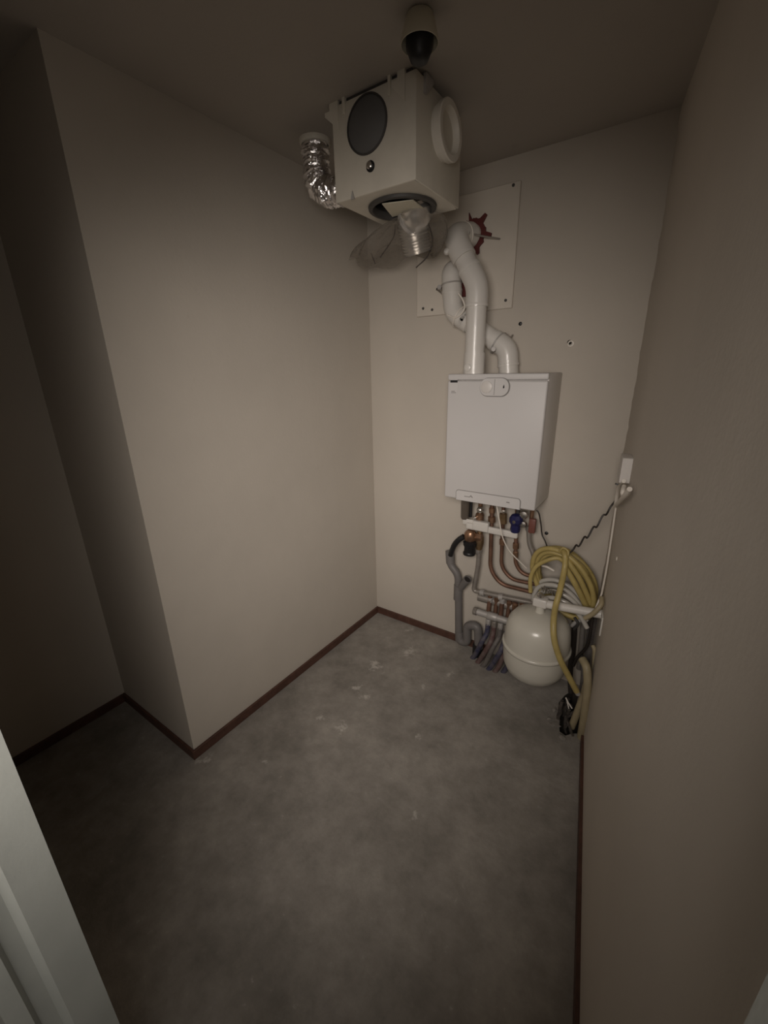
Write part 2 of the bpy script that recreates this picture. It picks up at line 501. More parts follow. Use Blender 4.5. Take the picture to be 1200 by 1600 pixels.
# front blanking disc, side spigot ring
fc = (0.5655, Y0, 2.500)
obj('front_cover', MB().lathe([(0.079, -0.001), (0.079, 0.002), (0.074, 0.006), (0.0, 0.008)], fc, (0, -1, 0), 40), 'grey_disc', vu, label='dark grey round blanking disc')
obj('front_cover_rim', MB().lathe([(0.078, 0.0005), (0.084, 0.0005), (0.084, 0.005), (0.079, 0.007), (0.078, 0.004)], fc, (0, -1, 0), 40, caps=False), 'dark_rubber', vu)
sc = (X1, -0.584, 2.487)
obj('side_spigot', MB().lathe([(0.062, 0.0), (0.079, 0.0), (0.079, 0.014), (0.086, 0.016), (0.087, 0.034), (0.084, 0.037), (0.066, 0.037), (0.063, 0.033), (0.062, 0.008)], sc, (1, 0, 0), 44, caps=False), 'ring_cream', vu, label='white round spigot ring')
obj('side_spigot_cap', MB().lathe([(0.0625, 0.0), (0.0625, 0.012), (0.0, 0.013)], sc, (1, 0, 0), 40), 'unit', vu)
kb = obj('drain_screw', MB().lathe([(0.017, 0.0), (0.017, 0.004), (0.0, 0.004)], (0.577, Y0, 2.381), (0, -1, 0), 20), 'black', vu)
obj('drain_screw_head', MB().lathe([(0.011, 0.003), (0.012, 0.012), (0.008, 0.015), (0.0, 0.016)], (0.577, Y0, 2.382), (0, -1, 0), 8), 'chrome', vu)
# hanging ears and clips along the top edge
for ex, wd in ((X0 - 0.028, 0.060), (X1 - 0.090, 0.050)):
    e = MB()
    e.prism([(0, 0.0), (wd, -0.05), (wd, 0.035), (0.022, 0.035), (0.022, 0.012), (0, 0.012)], (ex, Y0 - 0.004, Z1 - 0.022), (1, 0, 0), (0, 0, 1), (0, 1, 0), 0.012)
    obj('hanging_ear', e, 'unit', vu, 0)
obj('clip', MB().box(X0 + 0.052, X0 + 0.064, Y0 - 0.006, Y0 + 0.01, Z1 - 0.035, Z1 + 0.012, 0.001, 1), 'unit', vu, 0)
obj('clip', MB().box(X1 - 0.104, X1 - 0.094, Y0 - 0.006, Y0 + 0.01, Z1 - 0.04, Z1 + 0.012, 0.001, 1), 'unit', vu, 0)
obj('top_gasket', MB().box(X0 + 0.02, X1 - 0.02, Y0 + 0.006, Y1 - 0.01, Z1 - 0.004, H - 0.001), 'dark_rubber', vu, 0)
obj('corner_bracket', MB().prism([(0, 0), (0.05, 0), (0.05, -0.012), (0.012, -0.05), (0, -0.05)], (X1, Y0 + 0.045, Z1 + 0.006), (0, 1, 0), (0, 0, 1), (1, 0, 0), 0.010), 'zinc', vu, 0)
obj('bottom_catch', MB().prism([(0, 0), (0.016, 0), (0.008, 0.026)], (0.487, Y0 - 0.005, Z0 - 0.004), (1, 0, 0), (0, 0, 1), (0, 1, 0), 0.006), 'zinc', vu, 0)

# silver foil duct, from the left side of the unit up into the ceiling
fd = thing('foil_duct', 'crumpled silver foil duct bending from the left side of the unit up to the ceiling', 'duct', (0.20, -0.62, H))
path = resample(bend([(0.200, -0.62, 2.598), (0.203, -0.62, 2.408), (0.413, -0.62, 2.402)], 0.115, 14), 0.0062)
rs = [0.054 * (1 + 0.045 * (1 if i % 2 else -1) + random.uniform(-0.06, 0.06)) for i in range(len(path))]
obj('duct', MB().tube(path, rs, 26, True, 0.075), 'foil', fd, 25)
obj('ceiling_collar', MB().lathe([(0.048, -0.001), (0.064, -0.001), (0.064, -0.010), (0.060, -0.018), (0.055, -0.020)], (0.200, -0.62, H), (0, 0, 1), 30, caps=False), 'unit', fd)

# aluminium flexible duct under the unit and the plastic film around it
ad = thing('aluminium_duct', 'short spiral aluminium flexible duct hanging below the bottom outlet of the unit', 'duct', (0.60, -0.56, 2.10))
path = resample(smooth_path([(0.602, -0.510, 2.335), (0.606, -0.500, 2.30), (0.576, -0.478, 2.284), (0.575, -0.455, 2.235), (0.577, -0.432, 2.178)], 12), 0.0055)
rs = [0.064 * (1 - 0.12 * i / len(path)) * (1 + 0.05 * (1 if (i // 1) % 2 else -1)) for i in range(len(path))]
obj('spiral_hose', MB().tube(path, rs, 28), 'alu', ad, 50)
obj('hose_band', MB().tube([path[9], path[12]], 0.067, 28), 'zinc', ad, 50)
# film: a loose open bag with folds; widened left, it doubles as wall shade
def bag(top_c, top_r, bot_c, bot_rx, bot_ry, rows, seg, seed):
    rnd = random.Random(seed)
    ph = [rnd.uniform(0, 6.28) for _ in range(6)]
    vs, fs = [], []
    for i in range(rows + 1):
        t = i / rows
        c = Vector(top_c).lerp(Vector(bot_c), t)
        bulge = math.sin(t * PI) * 0.03
        for k in range(seg):
            a = 2 * PI * k / seg
            fold = 0.010 * math.sin(5 * a + ph[0] + 2 * t) + 0.008 * math.sin(9 * a + ph[1] - 3 * t) + 0.004 * math.sin(17 * a + ph[2] + 5 * t)
            rx = top_r + (bot_rx - top_r) * t ** 0.7 + bulge + fold * (0.4 + t)
            ry = top_r + (bot_ry - top_r) * t ** 0.7 + bulge + fold * (0.4 + t)
            z = c.z + (0.018 * math.sin(3 * a + ph[3]) + 0.012 * math.sin(7 * a + ph[4])) * t
            vs.append((c.x + rx * math.cos(a), c.y + ry * math.sin(a), z))
    for i in range(rows):
        for k in range(seg):
            fs.append((i * seg + k, i * seg + (k + 1) % seg, (i + 1) * seg + (k + 1) % seg, (i + 1) * seg + k))
    return MB().add(vs, fs)
pf = thing('plastic_film', 'torn translucent plastic film hanging loosely around the spiral duct', 'plastic film', (0.60, -0.50, 2.06))
obj('bag', bag((0.600, -0.450, 2.300), 0.083, (0.358, -0.300, 2.219), 0.215, 0.14, 18, 72, 3), 'film', pf, 80)
for pts in ([(0.483, -0.460, 2.295), (0.457, -0.440, 2.252), (0.374, -0.420, 2.195)], [(0.626, -0.440, 2.286), (0.640, -0.420, 2.220), (0.606, -0.400, 2.170), (0.550, -0.400, 2.134)], [(0.325, -0.420, 2.218), (0.345, -0.420, 2.174)]):
    obj('fold_edge', MB().tube(smooth_path(pts, 8), 0.0028, 6), 'dirt', pf, 60)

# ------------------------------------------------------------------ lamp holder on the ceiling
lp = thing('lamp_holder', 'ivory cup shaped lamp holder with an empty black socket on the ceiling', 'lamp', (0.857, -0.915, H))
lc = (0.857, -0.915, H)
obj('cup', MB().lathe([(0.030, -0.0005), (0.036, -0.002), (0.040, -0.012), (0.050, -0.050), (0.0505, -0.060), (0.0495, -0.0605), (0.048, -0.05), (0.034, -0.010)], lc, seg=36, caps=False), 'ivory', lp)
obj('socket', MB().lathe([(0.0, -0.008), (0.036, -0.008), (0.037, -0.060), (0.036, -0.069), (0.029, -0.084), (0.024, -0.095), (0.014, -0.101), (0.0, -0.102)], lc, seg=28, caps=False), 'black', lp)

# ------------------------------------------------------------------ board with the flue pipes
mp = thing('mounting_plate', 'pale square board screwed flat to the back wall behind the flue pipes', 'board', (0.59, 0, 1.98))
obj('board', MB().box(0.330, 0.858, -0.014, 0.0, 1.985, 2.498, 0.003, 1), 'plate', mp)
for q in ((0.825, -0.015, 2.485), (0.826, -0.015, 2.021), (0.371, -0.015, 2.025), (0.426, -0.015, 2.014), (0.454, -0.015, 2.109)):
    obj('screw', MB().lathe([(0.007, 0.0), (0.0063, 0.003), (0.0, 0.004)], (q[0], -0.014, q[2]), (0, -1, 0), 10), 'dark_rubber', mp)

YA = -0.168
fp = thing('exhaust_flue', 'front white flue pipe rising from the boiler into the upper hole of the board', 'flue pipe', (0.744, -0.168, 1.693))
A0, A1, A2, A3 = Vector((0.745, -0.168, 1.687)), Vector((0.742, -0.168, 2.074)), Vector((0.614, -0.168, 2.291)), Vector((0.645, 0.000, 2.326))
A0.z = 1.66
dA = (A2 - A1).normalized(); dB = (A3 - A2).normalized(); d0 = (A1 - A0).normalized()
obj('straight_pipe', MB().tube([A0, A1 - d0 * 0.02], 0.046, 30), 'pvc_white', fp)
p = bend([A1 - d0 * 0.085, A1, A1 + dA * 0.085], 0.075, 10)
obj('lower_elbow', MB().tube(p, [0.051] * len(p), 30), 'pvc_white', fp)
for q, dd in ((A1 - d0 * 0.087, d0), (A1 + dA * 0.087, -dA), ):
    obj('joint_ring', MB().lathe([(0.045, -0.004), (0.053, -0.004), (0.054, 0.004), (0.053, 0.010), (0.046, 0.012)], q, dd, 30, caps=False), 'pvc_white', fp)
obj('slanted_pipe', MB().tube([A1 + dA * 0.05, A2 - dA * 0.05], 0.046, 30), 'pvc_white', fp)
p = bend([A2 - dA * 0.115, A2 + Vector((0, 0, 0.0)), A2 + dB * 0.13], 0.085, 12)
obj('upper_elbow', MB().tube(p, [0.055] * len(p), 30), 'pvc_white', fp)
obj('wall_pipe', MB().tube([A2 + dB * 0.10, A3], 0.046, 30), 'pvc_white', fp)
obj('boiler_socket', MB().lathe([(0.046, 0.10), (0.050, 0.10), (0.051, 0.0), (0.046, 0.0)], (A0.x, A0.y, 1.683), (0, 0, 1), 30, caps=False), 'pvc_white', fp)
obj('test_cap', MB().lathe([(0.017, 0.0), (0.017, 0.010), (0.012, 0.013), (0.0, 0.013)], (A0.x - 0.010, A0.y - 0.046, 1.716), (0, -1, 0), 18), 'pvc_white', fp)
# ragged dark red rosette around the hole
ro_ = []
for i in range(48):
    a = 2 * PI * i / 48
    r = 0.064 + (0.030 if i % 8 in (6, 7) and i != 15 else random.uniform(-0.006, 0.006))
    ro_.append((r * math.cos(a), r * math.sin(a)))
obj('wall_gasket', MB().prism(ro_, (A3.x, -0.0145, A3.z), (1, 0, 0), (0, 0, 1), (0, -1, 0), 0.012), 'red_rubber', fp, 0, label='dark red rubber rosette against the board')
obj('elbow_clip', MB().tube([(0.622, -0.190, 2.267), (0.603, -0.200, 2.232)], 0.010, 10), 'pvc_white', fp)
obj('clip_knob', MB().lathe([(0.0, -0.014), (0.011, -0.011), (0.015, 0.0), (0.011, 0.011), (0.0, 0.014)], (0.599, -0.205, 2.224), (0.3, -1, 0.2), 14, caps=False), 'pvc_white', fp)

YB = -0.066
ip = thing('air_intake_pipe', 'rear white air pipe snaking from the boiler to the lower hole of the board', 'air pipe', (0.884, -0.066, 1.702))
B0, B1, B2, B3, B4 = Vector((0.888, -0.066, 1.696)), Vector((0.870, -0.066, 1.799)), Vector((0.575, -0.066, 1.985)), Vector((0.557, -0.066, 2.159)), Vector((0.588, 0.000, 2.114))
B0.z = 1.66
e1 = (B1 - B0).normalized(); e2 = (B2 - B1).normalized(); e3 = (B3 - B2).normalized()
obj('boiler_socket', MB().tube([B0, B1 - e1 * 0.03], 0.047, 30), 'pvc_white', ip)
p = bend([B1 - e1 * 0.075, B1, B1 + e2 * 0.085], 0.07, 10)
obj('lower_elbow', MB().tube(p, 0.049, 30), 'pvc_white', ip)
obj('slanted_pipe', MB().tube([B1 + e2 * 0.05, B2 - e2 * 0.05], 0.044, 30), 'pvc_white', ip)
obj('slanted_sleeve', MB().tube([B2 - e2 * 0.115, B2 - e2 * 0.07], 0.048, 30), 'pvc_white', ip)
p = bend([B2 - e2 * 0.09, B2, B2 + e3 * 0.09], 0.08, 10)
obj('middle_elbow', MB().tube(p, 0.048, 30), 'pvc_white', ip)
obj('short_pipe', MB().tube([B2 + e3 * 0.08, B3 - e3 * 0.03], 0.046, 30), 'pvc_white', ip)
p = bend([B3 - e3 * 0.10, B3 + Vector((0, 0, 0.015)), Vector((B3.x + 0.012, 0.0, B3.z + 0.02))], 0.06, 12)
obj('upper_elbow', MB().tube(p, 0.049, 30), 'pvc_white', ip)
for q, dd in ((B2 + e3 * 0.095, e3), (B1 - e1 * 0.075, e1)):
    obj('joint_ring', MB().lathe([(0.044, -0.006), (0.0515, -0.005), (0.0515, 0.006), (0.045, 0.008)], q, dd, 30, caps=False), 'pvc_white', ip)
obj('wall_gasket', MB().prism([(0.070 * math.cos(2 * PI * i / 20) * random.uniform(0.93, 1.07), 0.085 * math.sin(2 * PI * i / 20) * random.uniform(0.95, 1.05)) for i in range(20)], (B3.x + 0.035, -0.0145, B3.z - 0.02), (1, 0, 0), (0, 0, 1), (0, -1, 0), 0.010), 'red_rubber', ip, 0, label='dark red rubber seal on the board')

# pipe clamps and their screws
def clamp(label, ring_c, ring_n, rad, screw_path, mt, knob=None):
    t = thing('pipe_clamp', label, 'pipe clamp', screw_path[-1], 'clamps holding the two white pipes')
    n = Vector(ring_n).normalized()
    up = Vector((0, 0, 1)) if abs(n.z) < 0.8 else Vector((1, 0, 0))
    a = (up - n * up.dot(n)).normalized(); b = n.cross(a)
    loop = [Vector(ring_c) + (a * math.cos(2 * PI * i / 36) + b * math.sin(2 * PI * i / 36)) * rad for i in range(37)]
    obj('band', MB().tube(loop, 0.0035, 8, False), mt, t)
    obj('screw_rod', MB().tube([Vector(p) for p in screw_path], 0.0045, 8), 'steel', t)
    if knob: obj('bolt', MB().lathe([(0.011, -0.009), (0.013, 0.0), (0.011, 0.009)], knob, (0.3, -1, 0.2), 8), 'zinc', t)
    return t
q = A2 + dB * 0.075
clamp('thin wire clamp round the upper flue elbow with a rod out to the right', q, dB, 0.054, [q + Vector((0.052, 0, -0.004)), (0.739, -0.045, 2.291), (0.784, -0.006, 2.284)], 'cable_white', q + Vector((0.04, -0.04, -0.005)))
q = B2 - e2 * 0.045
clamp('white looped clamp round the middle elbow of the air intake pipe', q, e2, 0.052, [q + Vector((-0.02, 0.05, 0.0)), (q.x - 0.03, -0.016, q.z + 0.004)], 'cable_white')
hp = bpy.data.objects['pipe_clamp.001']
obj('loose_hoop', MB().tube(smooth_path([(0.624, -0.118, 2.061), (0.650, -0.122, 2.029), (0.662, -0.122, 1.995), (0.646, -0.122, 1.968), (0.612, -0.120, 1.953), (0.567, -0.115, 1.969)], 8), 0.004, 8), 'cable_white', hp)
q = B2 + e3 * 0.13
clamp('grey clamp at the left of the short upright air intake pipe', q, e3, 0.050, [q + Vector((-0.05, 0, -0.004)), (0.493, -0.040, 2.084), (0.446, -0.008, 2.111)], 'zinc', q + Vector((-0.062, -0.01, -0.01)))
q = B1 - e1 * 0.005 + e2 * 0.06
clamp('grey clamp on the lower right elbow of the air intake pipe above the boiler', q, e2, 0.052, [q + Vector((0.03, 0.0, 0.045)), (0.873, -0.050, 1.849), (0.870, -0.004, 1.863)], 'zinc', (0.820, -0.120, 1.797))

# ------------------------------------------------------------------ boiler
BX0, BX1, BZ0, BZ1 = 0.648, 1.122, 1.066, 1.687
bo = thing('boiler', 'white wall hung combi boiler with a rounded control badge and a bottom flap', 'boiler', (0.885, 0, BZ0))
obj('housing', MB().box(BX0 + 0.002, BX1, -0.236, -0.002, BZ0 + 0.004, BZ1, 0.006, 2), 'white_side', bo)
obj('front_cover', MB().box(BX0, BX1, -0.256, -0.235, BZ0, 1.657, 0.008, 3), 'white_paint', bo)
obj('top_strip', MB().box(BX0, BX1, -0.254, -0.234, 1.660, BZ1 + 0.001, 0.006, 3), 'white_paint', bo)
def rrect(w, h, r, top_only=False, n=6):
    pts = []
    cs = [(-w / 2 + r, -h / 2 + r, PI), (w / 2 - r, -h / 2 + r, 1.5 * PI), (w / 2 - r, h / 2 - r, 0), (-w / 2 + r, h / 2 - r, 0.5 * PI)]
    for k, (x, y, a) in enumerate(cs):
        if top_only and k < 2:
            pts.append(((-1 if k == 0 else 1) * w / 2, -h / 2)); continue
        for i in range(n + 1):
            t = a + i / n * PI / 2
            pts.append((x + r * math.cos(t), y + r * math.sin(t)))
    return pts
UX, UZ, UN = (1, 0, 0), (0, 0, 1), (0, -1, 0)
fx, fz = 0.885, 1.089
flp = obj('control_flap', MB().prism(rrect(0.332, 0.052, 0.014, True), (fx, -0.2555, fz), UX, UZ, UN, 0.0042), 'white_paint', bo, 30)
obj('flap_gap_shade', MB().prism(rrect(0.340, 0.057, 0.017, True), (fx, -0.2555, fz + 0.0005), UX, UZ, UN, 0.0012), 'print', bo, 0)  # thin grey plate, the shade of the flap's seam put into its colour
lg = MB()
lg.prism([(0, 0), (0.026, 0), (0.026, 0.0035), (0, 0.0035)], (0.765, -0.2597, 1.086), UX, UZ, UN, 0.0006)
lg.prism([(0, 0), (0.010, 0.012), (0.014, 0.012), (0.024, 0.0), (0.018, 0.0), (0.012, 0.007), (0.008, 0.002)], (0.789, -0.2597, 1.085), UX, UZ, UN, 0.0006)
obj('logo', lg, 'print', flp, 0)
obj('model_print', MB().prism([(0, 0), (0.017, 0), (0.017, 0.005), (0, 0.005)], (0.985, -0.2597, 1.088), UX, UZ, UN, 0.0006), 'print', flp, 0)
bdx, bdz = 0.887, 1.629
bg = obj('badge', MB().prism(rrect(0.136, 0.078, 0.036, n=8), (bdx, -0.2555, bdz), UX, UZ, UN, 0.007), 'white_paint', bo, 30)
obj('badge_gap_shade', MB().prism(rrect(0.144, 0.085, 0.040, n=8), (bdx + 0.001, -0.2555, bdz - 0.001), UX, UZ, UN, 0.0015), 'print', bo, 0)  # grey plate set slightly down and right, drawing the shade round the badge
obj('dial', MB().lathe([(0.027, 0.0), (0.027, 0.005), (0.023, 0.007), (0.0, 0.007)], (bdx - 0.035, -0.2625, bdz), (0, -1, 0), 28), 'white_side', bg)
obj('divider', MB().box(bdx + 0.001, bdx + 0.003, -0.2632, -0.2620, bdz - 0.035, bdz + 0.035), 'print', bg, 0)
obj('flame_mark', MB().prism([(0, 0), (0.004, 0.004), (0.003, 0.010), (0.001, 0.018), (-0.003, 0.008), (-0.003, 0.003)], (bdx + 0.045, -0.2625, bdz - 0.006), UX, UZ, UN, 0.0008), 'black', bg, 0)
st = obj('energy_sticker', MB().box(0.663, 0.702, -0.2566, -0.2560, 1.596, 1.664), 'white_paint', bo, 0, label='small white sticker with a black bar')
obj('black_bar', MB().box(0.6635, 0.7015, -0.2572, -0.2565, 1.649, 1.660), 'black', st, 0)
pr = MB()
for k in range(2): pr.box(0.670, 0.695 - 0.006 * k, -0.2571, -0.2566, 1.600 + 0.007 * k, 1.603 + 0.007 * k)
obj('fine_print', pr, 'print', st, 0)

# ------------------------------------------------------------------ fittings under the boiler
ct = thing('condensate_trap', 'smoky brown plastic condensate trap under the left end of the boiler', 'trap', (0.704, -0.090, 0.910))
cxx = ((0.702, -0.090, 0.959))
obj('cup', MB().lathe([(0.0, -0.09), (0.020, -0.09), (0.024, -0.080), (0.026, 0.0), (0.026, 0.075)], (cxx[0], -0.09, 0.99), (0, 0, 1), 20, caps=False), 'cup_grey', ct)
obj('side_tube', MB().tube([(cxx[0] + 0.032, -0.085, 1.068), (cxx[0] + 0.032, -0.085, 0.915)], 0.008, 10), 'black', ct)

ra = thing('mounting_rail', 'white slotted rail across the pipes below the boiler', 'rail', (0.873, -0.100, 0.869))
r0, r1 = Vector((0.770, -0.105, 0.873)), Vector((1.001, -0.105, 0.875))
obj('bar', MB().box(r0.x - 0.05, r1.x + 0.012, -0.118, -0.094, 0.850, 0.888, 0.008, 3), 'pvc_white', ra)
obj('raised_end', MB().box(r0.x - 0.005, r0.x + 0.085, -0.130, -0.095, 0.857, 0.912, 0.006, 3), 'pvc_white', ra)
obj('fin', MB().box(r0.x - 0.075, r0.x - 0.002, -0.104, -0.096, 0.872, 0.906, 0.003, 2), 'pvc_white', ra)

YP = -0.07
def nut(q, r, h, axis=(0, 0, 1)): return MB().lathe([(r * 0.9, -h / 2), (r, -h / 2 + 0.002), (r, h / 2 - 0.002), (r * 0.9, h / 2)], q, axis, 6)
def pipe_thing(name, label, cat, pts, r, mt, rad, group=None, fittings=()):
    t = thing(name, label, cat, pts[0], group)
    obj('tube', MB().tube(bend(pts, rad, 9), r, 14), mt, t)
    for nm, z0_, z1_, rr, fm in fittings:
                # stacked hex nuts and bodies on the straight upper run
        a, b = Vector(pts[0]), Vector(pts[1])
        k0, k1 = (z0_ - a.z) / (b.z - a.z), (z1_ - a.z) / (b.z - a.z)
        p0, p1 = a.lerp(b, k0), a.lerp(b, k1); hh = (p1 - p0).length
        obj(nm, MB().lathe([(rr * 0.85, 0), (rr, 0.003), (rr, hh - 0.003), (rr * 0.85, hh)], p0, p1 - p0, 8), fm, t, 30)
    return t
GC = 'copper pipes under the boiler'
pipe_thing('copper_pipe', 'copper pipe nearest the black relief cup, bending right lowest of the three', 'pipe',
           [(0.849, -0.070, 1.005), (0.864, -0.070, 0.612), (0.931, -0.070, 0.536), (1.159, -0.070, 0.541)], 0.0115, 'copper', 0.06, GC,
           [('coupling', 0.955, 0.985, 0.017, 'bronze'), ('nut', 0.90, 0.935, 0.021, 'bronze')])
pipe_thing('copper_pipe', 'middle copper pipe under the boiler with a valve above the white rail', 'pipe',
           [(0.913, -0.070, 1.008), (0.926, -0.070, 0.649), (0.986, -0.070, 0.585), (1.153, -0.070, 0.594)], 0.0105, 'copper', 0.055, GC,
           [('valve_body', 0.905, 0.965, 0.021, 'brass'), ('valve_cap', 0.965, 0.985, 0.012, 'chrome'), ('coupling', 0.78, 0.815, 0.016, 'bronze')])
pipe_thing('copper_pipe', 'copper pipe below the blue valve, bending right highest of the three', 'pipe',
           [(0.986, -0.070, 1.003), (1.003, -0.070, 0.689), (1.042, -0.070, 0.637), (1.149, -0.070, 0.631)], 0.0105, 'copper', 0.05, GC,
           [('coupling', 0.775, 0.81, 0.017, 'bronze'), ('nut', 0.725, 0.76, 0.015, 'bronze')])

fv = thing('filling_valve', 'small bronze valve with chromed knobs between the trap and the copper pipes', 'valve', (0.786, -0.085, 0.923))
q = Vector((0.788, -0.085, 0.954))
obj('stem', MB().tube([(q.x, q.y, 1.068), (q.x, q.y, 0.885)], 0.012, 12), 'bronze', fv)
obj('body', MB().lathe([(0.018, -0.03), (0.024, -0.02), (0.024, 0.012), (0.016, 0.02)], (q.x, q.y, 0.930), (0, 0, 1), 10), 'bronze', fv)
obj('top_knob', MB().lathe([(0.0, -0.020), (0.016, -0.018), (0.018, 0.0), (0.010, 0.010), (0.0, 0.012)], (q.x + 0.008, q.y - 0.025, 0.975), (0, -1, 0.3), 14, caps=False), 'chrome', fv)
obj('side_knob', MB().lathe([(0.0, -0.014), (0.012, -0.012), (0.013, 0.0), (0.0, 0.010)], (q.x - 0.022, q.y - 0.025, 0.922), (-0.4, -1, 0), 14, caps=False), 'chrome', fv)

bv = thing('blue_valve', 'stop valve with a dark blue plastic handle under the right end of the boiler', 'valve', (0.995, -0.100, 0.931))
q = Vector((0.998, -0.100, 0.942))
obj('stem', MB().tube([(q.x, q.y + 0.01, 1.068), (q.x, q.y + 0.01, 0.90)], 0.011, 12), 'dark_rubber', bv)
obj('handle', MB().lathe([(0.0, -0.056), (0.022, -0.055), (0.026, -0.040), (0.024, -0.015), (0.034, 0.0), (0.035, 0.022), (0.026, 0.040), (0.012, 0.046), (0.0, 0.047)], (q.x, q.y - 0.012, q.z), (0, 0, 1), 9, caps=False), 'blue', bv, 25, label='dark blue handle')
obj('handle_screw', MB().lathe([(0.009, 0.0), (0.009, 0.004), (0.0, 0.005)], (q.x, q.y - 0.045, q.z + 0.012), (0, -1, 0), 10), 'chrome', bv)

gv = thing('gas_valve', 'pair of chromed gauges with a brick red lever at the right end under the boiler', 'valve', (1.062, -0.080, 0.937))
q = Vector((1.044, -0.085, 0.971))
obj('pipe_stub', MB().tube([(q.x + 0.022, q.y + 0.01, 1.068), (q.x + 0.022, q.y + 0.01, 0.885)], 0.011, 12), 'bronze', gv)
for dx, dz, r in ((-0.012, 0.026, 0.022), (-0.010, -0.026, 0.018)):
    obj('round_cap', MB().lathe([(r, 0.0), (r, 0.014), (r * 0.8, 0.019), (0.0, 0.021)], (q.x + dx, q.y - 0.012, q.z + dz - 0.01), (0.1, -1, 0.1), 18), 'chrome', gv)
obj('black_joint', MB().tube([(q.x - 0.052, q.y, q.z - 0.03), (q.x - 0.02, q.y - 0.004, q.z - 0.022)], 0.008, 10), 'dark_rubber', gv)
q2 = Vector((1.080, -0.085, 0.935))
obj('lever', MB().box(q2.x - 0.017, q2.x + 0.017, -0.108, -0.085, q2.z - 0.04, q2.z + 0.038, 0.005, 2), 'red', gv, label='brick red lever')
pipe_thing('gas_pipe', 'grey pipe running down with a kink from the red lever to behind the yellow coil', 'pipe',
           [(1.056, -0.075, 0.920), (1.068, -0.075, 0.821), (1.101, -0.075, 0.761), (1.103, -0.075, 0.671), (1.148, -0.075, 0.653)], 0.0125, 'steel', 0.035, None, [('nut', 0.895, 0.918, 0.018, 'steel')])

# relief valve with black cup, hose, grey drain
rv = thing('relief_valve', 'bronze relief valve with a black discharge cup left of the copper pipes', 'valve', (0.754, -0.110, 0.714))
q = Vector((0.749, -0.110, 0.816))
obj('body', MB().lathe([(0.0, -0.040), (0.030, -0.038), (0.036, -0.015), (0.034, 0.012), (0.022, 0.028), (0.0, 0.03)], q, (0.15, -0.2, 1), 20, caps=False), 'bronze', rv)
obj('side_nut', MB().lathe([(0.024, -0.02), (0.026, 0.0), (0.024, 0.02)], q + Vector((0.045, 0.01, -0.005)), (1, 0, 0.1), 6), 'bronze', rv, 0)
obj('discharge_cup', MB().lathe([(0.0, -0.042), (0.028, -0.042), (0.032, -0.030), (0.031, 0.0), (0.038, 0.010), (0.040, 0.030), (0.030, 0.038), (0.0, 0.04)], q + Vector((0.002, -0.004, -0.070)), (0, 0, 1), 22, caps=False), 'black', rv, label='black discharge cup')
obj('cup_foot', MB().lathe([(0.034, -0.010), (0.036, 0.0), (0.032, 0.008)], q + Vector((0.0, -0.004, -0.108)), (0, 0, 1), 22), 'black', rv)
bt = Vector((0.795, -0.085, 0.770))
tr = thing('tee_fitting', 'brass tee between the black relief cup and the first copper pipe', 'fitting', bt)
obj('body', MB().lathe([(0.010, 0.09), (0.016, 0.085), (0.016, 0.05), (0.024, 0.035), (0.026, 0.0), (0.020, -0.03), (0.015, -0.045)], bt, (0, 0, 1), 12), 'brass', tr)
obj('nut', nut(bt + Vector((0, 0, -0.052)), 0.020, 0.022), 'steel', tr, 0)

tag(obj('drain_hose', MB().tube(smooth_path([(0.717, -0.125, 0.806), (0.685, -0.130, 0.777), (0.654, -0.120, 0.730), (0.619, -0.085, 0.651)], 8), 0.016, 14), 'black'),
    'short black hose from the relief cup to the grey drain', 'hose')

dr = thing('drain_pipe', 'grey plastic drain pipe running down the back wall with a side branch and floor trap', 'drain pipe', (0.692, -0.070, 0.064))
d = [Vector((0.607, -0.070, 0.655)), Vector((0.614, -0.070, 0.580)), Vector((0.668, -0.070, 0.525)), Vector((0.673, -0.070, 0.407))]
obj('socket', MB().tube([d[0] + Vector((0, 0, 0.012)), d[1] + Vector((0, 0, 0.01))], 0.027, 20), 'pvc_grey', dr)
obj('offset_bend', MB().tube(bend([d[0] - Vector((0, 0, 0.03)), d[1], d[2], d[3]], 0.05, 8), 0.0225, 20), 'pvc_grey', dr)
zz = d[3]
obj('stack', MB().tube([d[2] + Vector((0.004, 0, -0.04)), ((0.692, -0.070, 0.064))], 0.0235, 20), 'pvc_grey', dr)
obj('branch_collar', MB().tube([(zz.x, zz.y, zz.z + 0.05), (zz.x, zz.y, zz.z - 0.05)], 0.0275, 20), 'pvc_grey', dr)
b0, b1 = Vector((0.685, -0.072, 0.438)), Vector((0.745, -0.105, 0.532))
db = (b1 - b0).normalized()
br_ = obj('branch', MB().tube([b0, b1], 0.0225, 20, False), 'pvc_grey', dr)
obj('branch_mouth', MB().lathe([(0.0245, -0.014), (0.0255, 0.0), (0.0215, 0.001), (0.020, -0.012)], b1, db, 20, caps=False), 'pvc_grey', dr)
obj('branch_dark_inside', MB().lathe([(0.021, -0.010), (0.0, -0.010)], b1, db, 20, caps=False), 'hole', dr)
t0 = Vector((0.696, -0.080, 0.086))
trp = bend([t0 + Vector((-0.006, 0.012, 0.04)), Vector((0.703, -0.075, 0.062)), Vector((0.751, -0.075, 0.076)), Vector((0.745, -0.075, 0.201)), Vector((0.815, -0.075, 0.218)), Vector((0.829, -0.075, 0.065))], 0.05, 8)
obj('trap_bend', MB().tube(trp, 0.0265, 20), 'pvc_grey', dr)
q = Vector((0.822, -0.075, 0.105))
obj('floor_boot', MB().lathe([(0.028, 0.045), (0.031, 0.03), (0.031, -0.03), (0.028, -0.04)], (q.x, q.y, 0.045), (0, 0, 1), 20), 'black', dr, label='black rubber boot where the drain enters the floor')

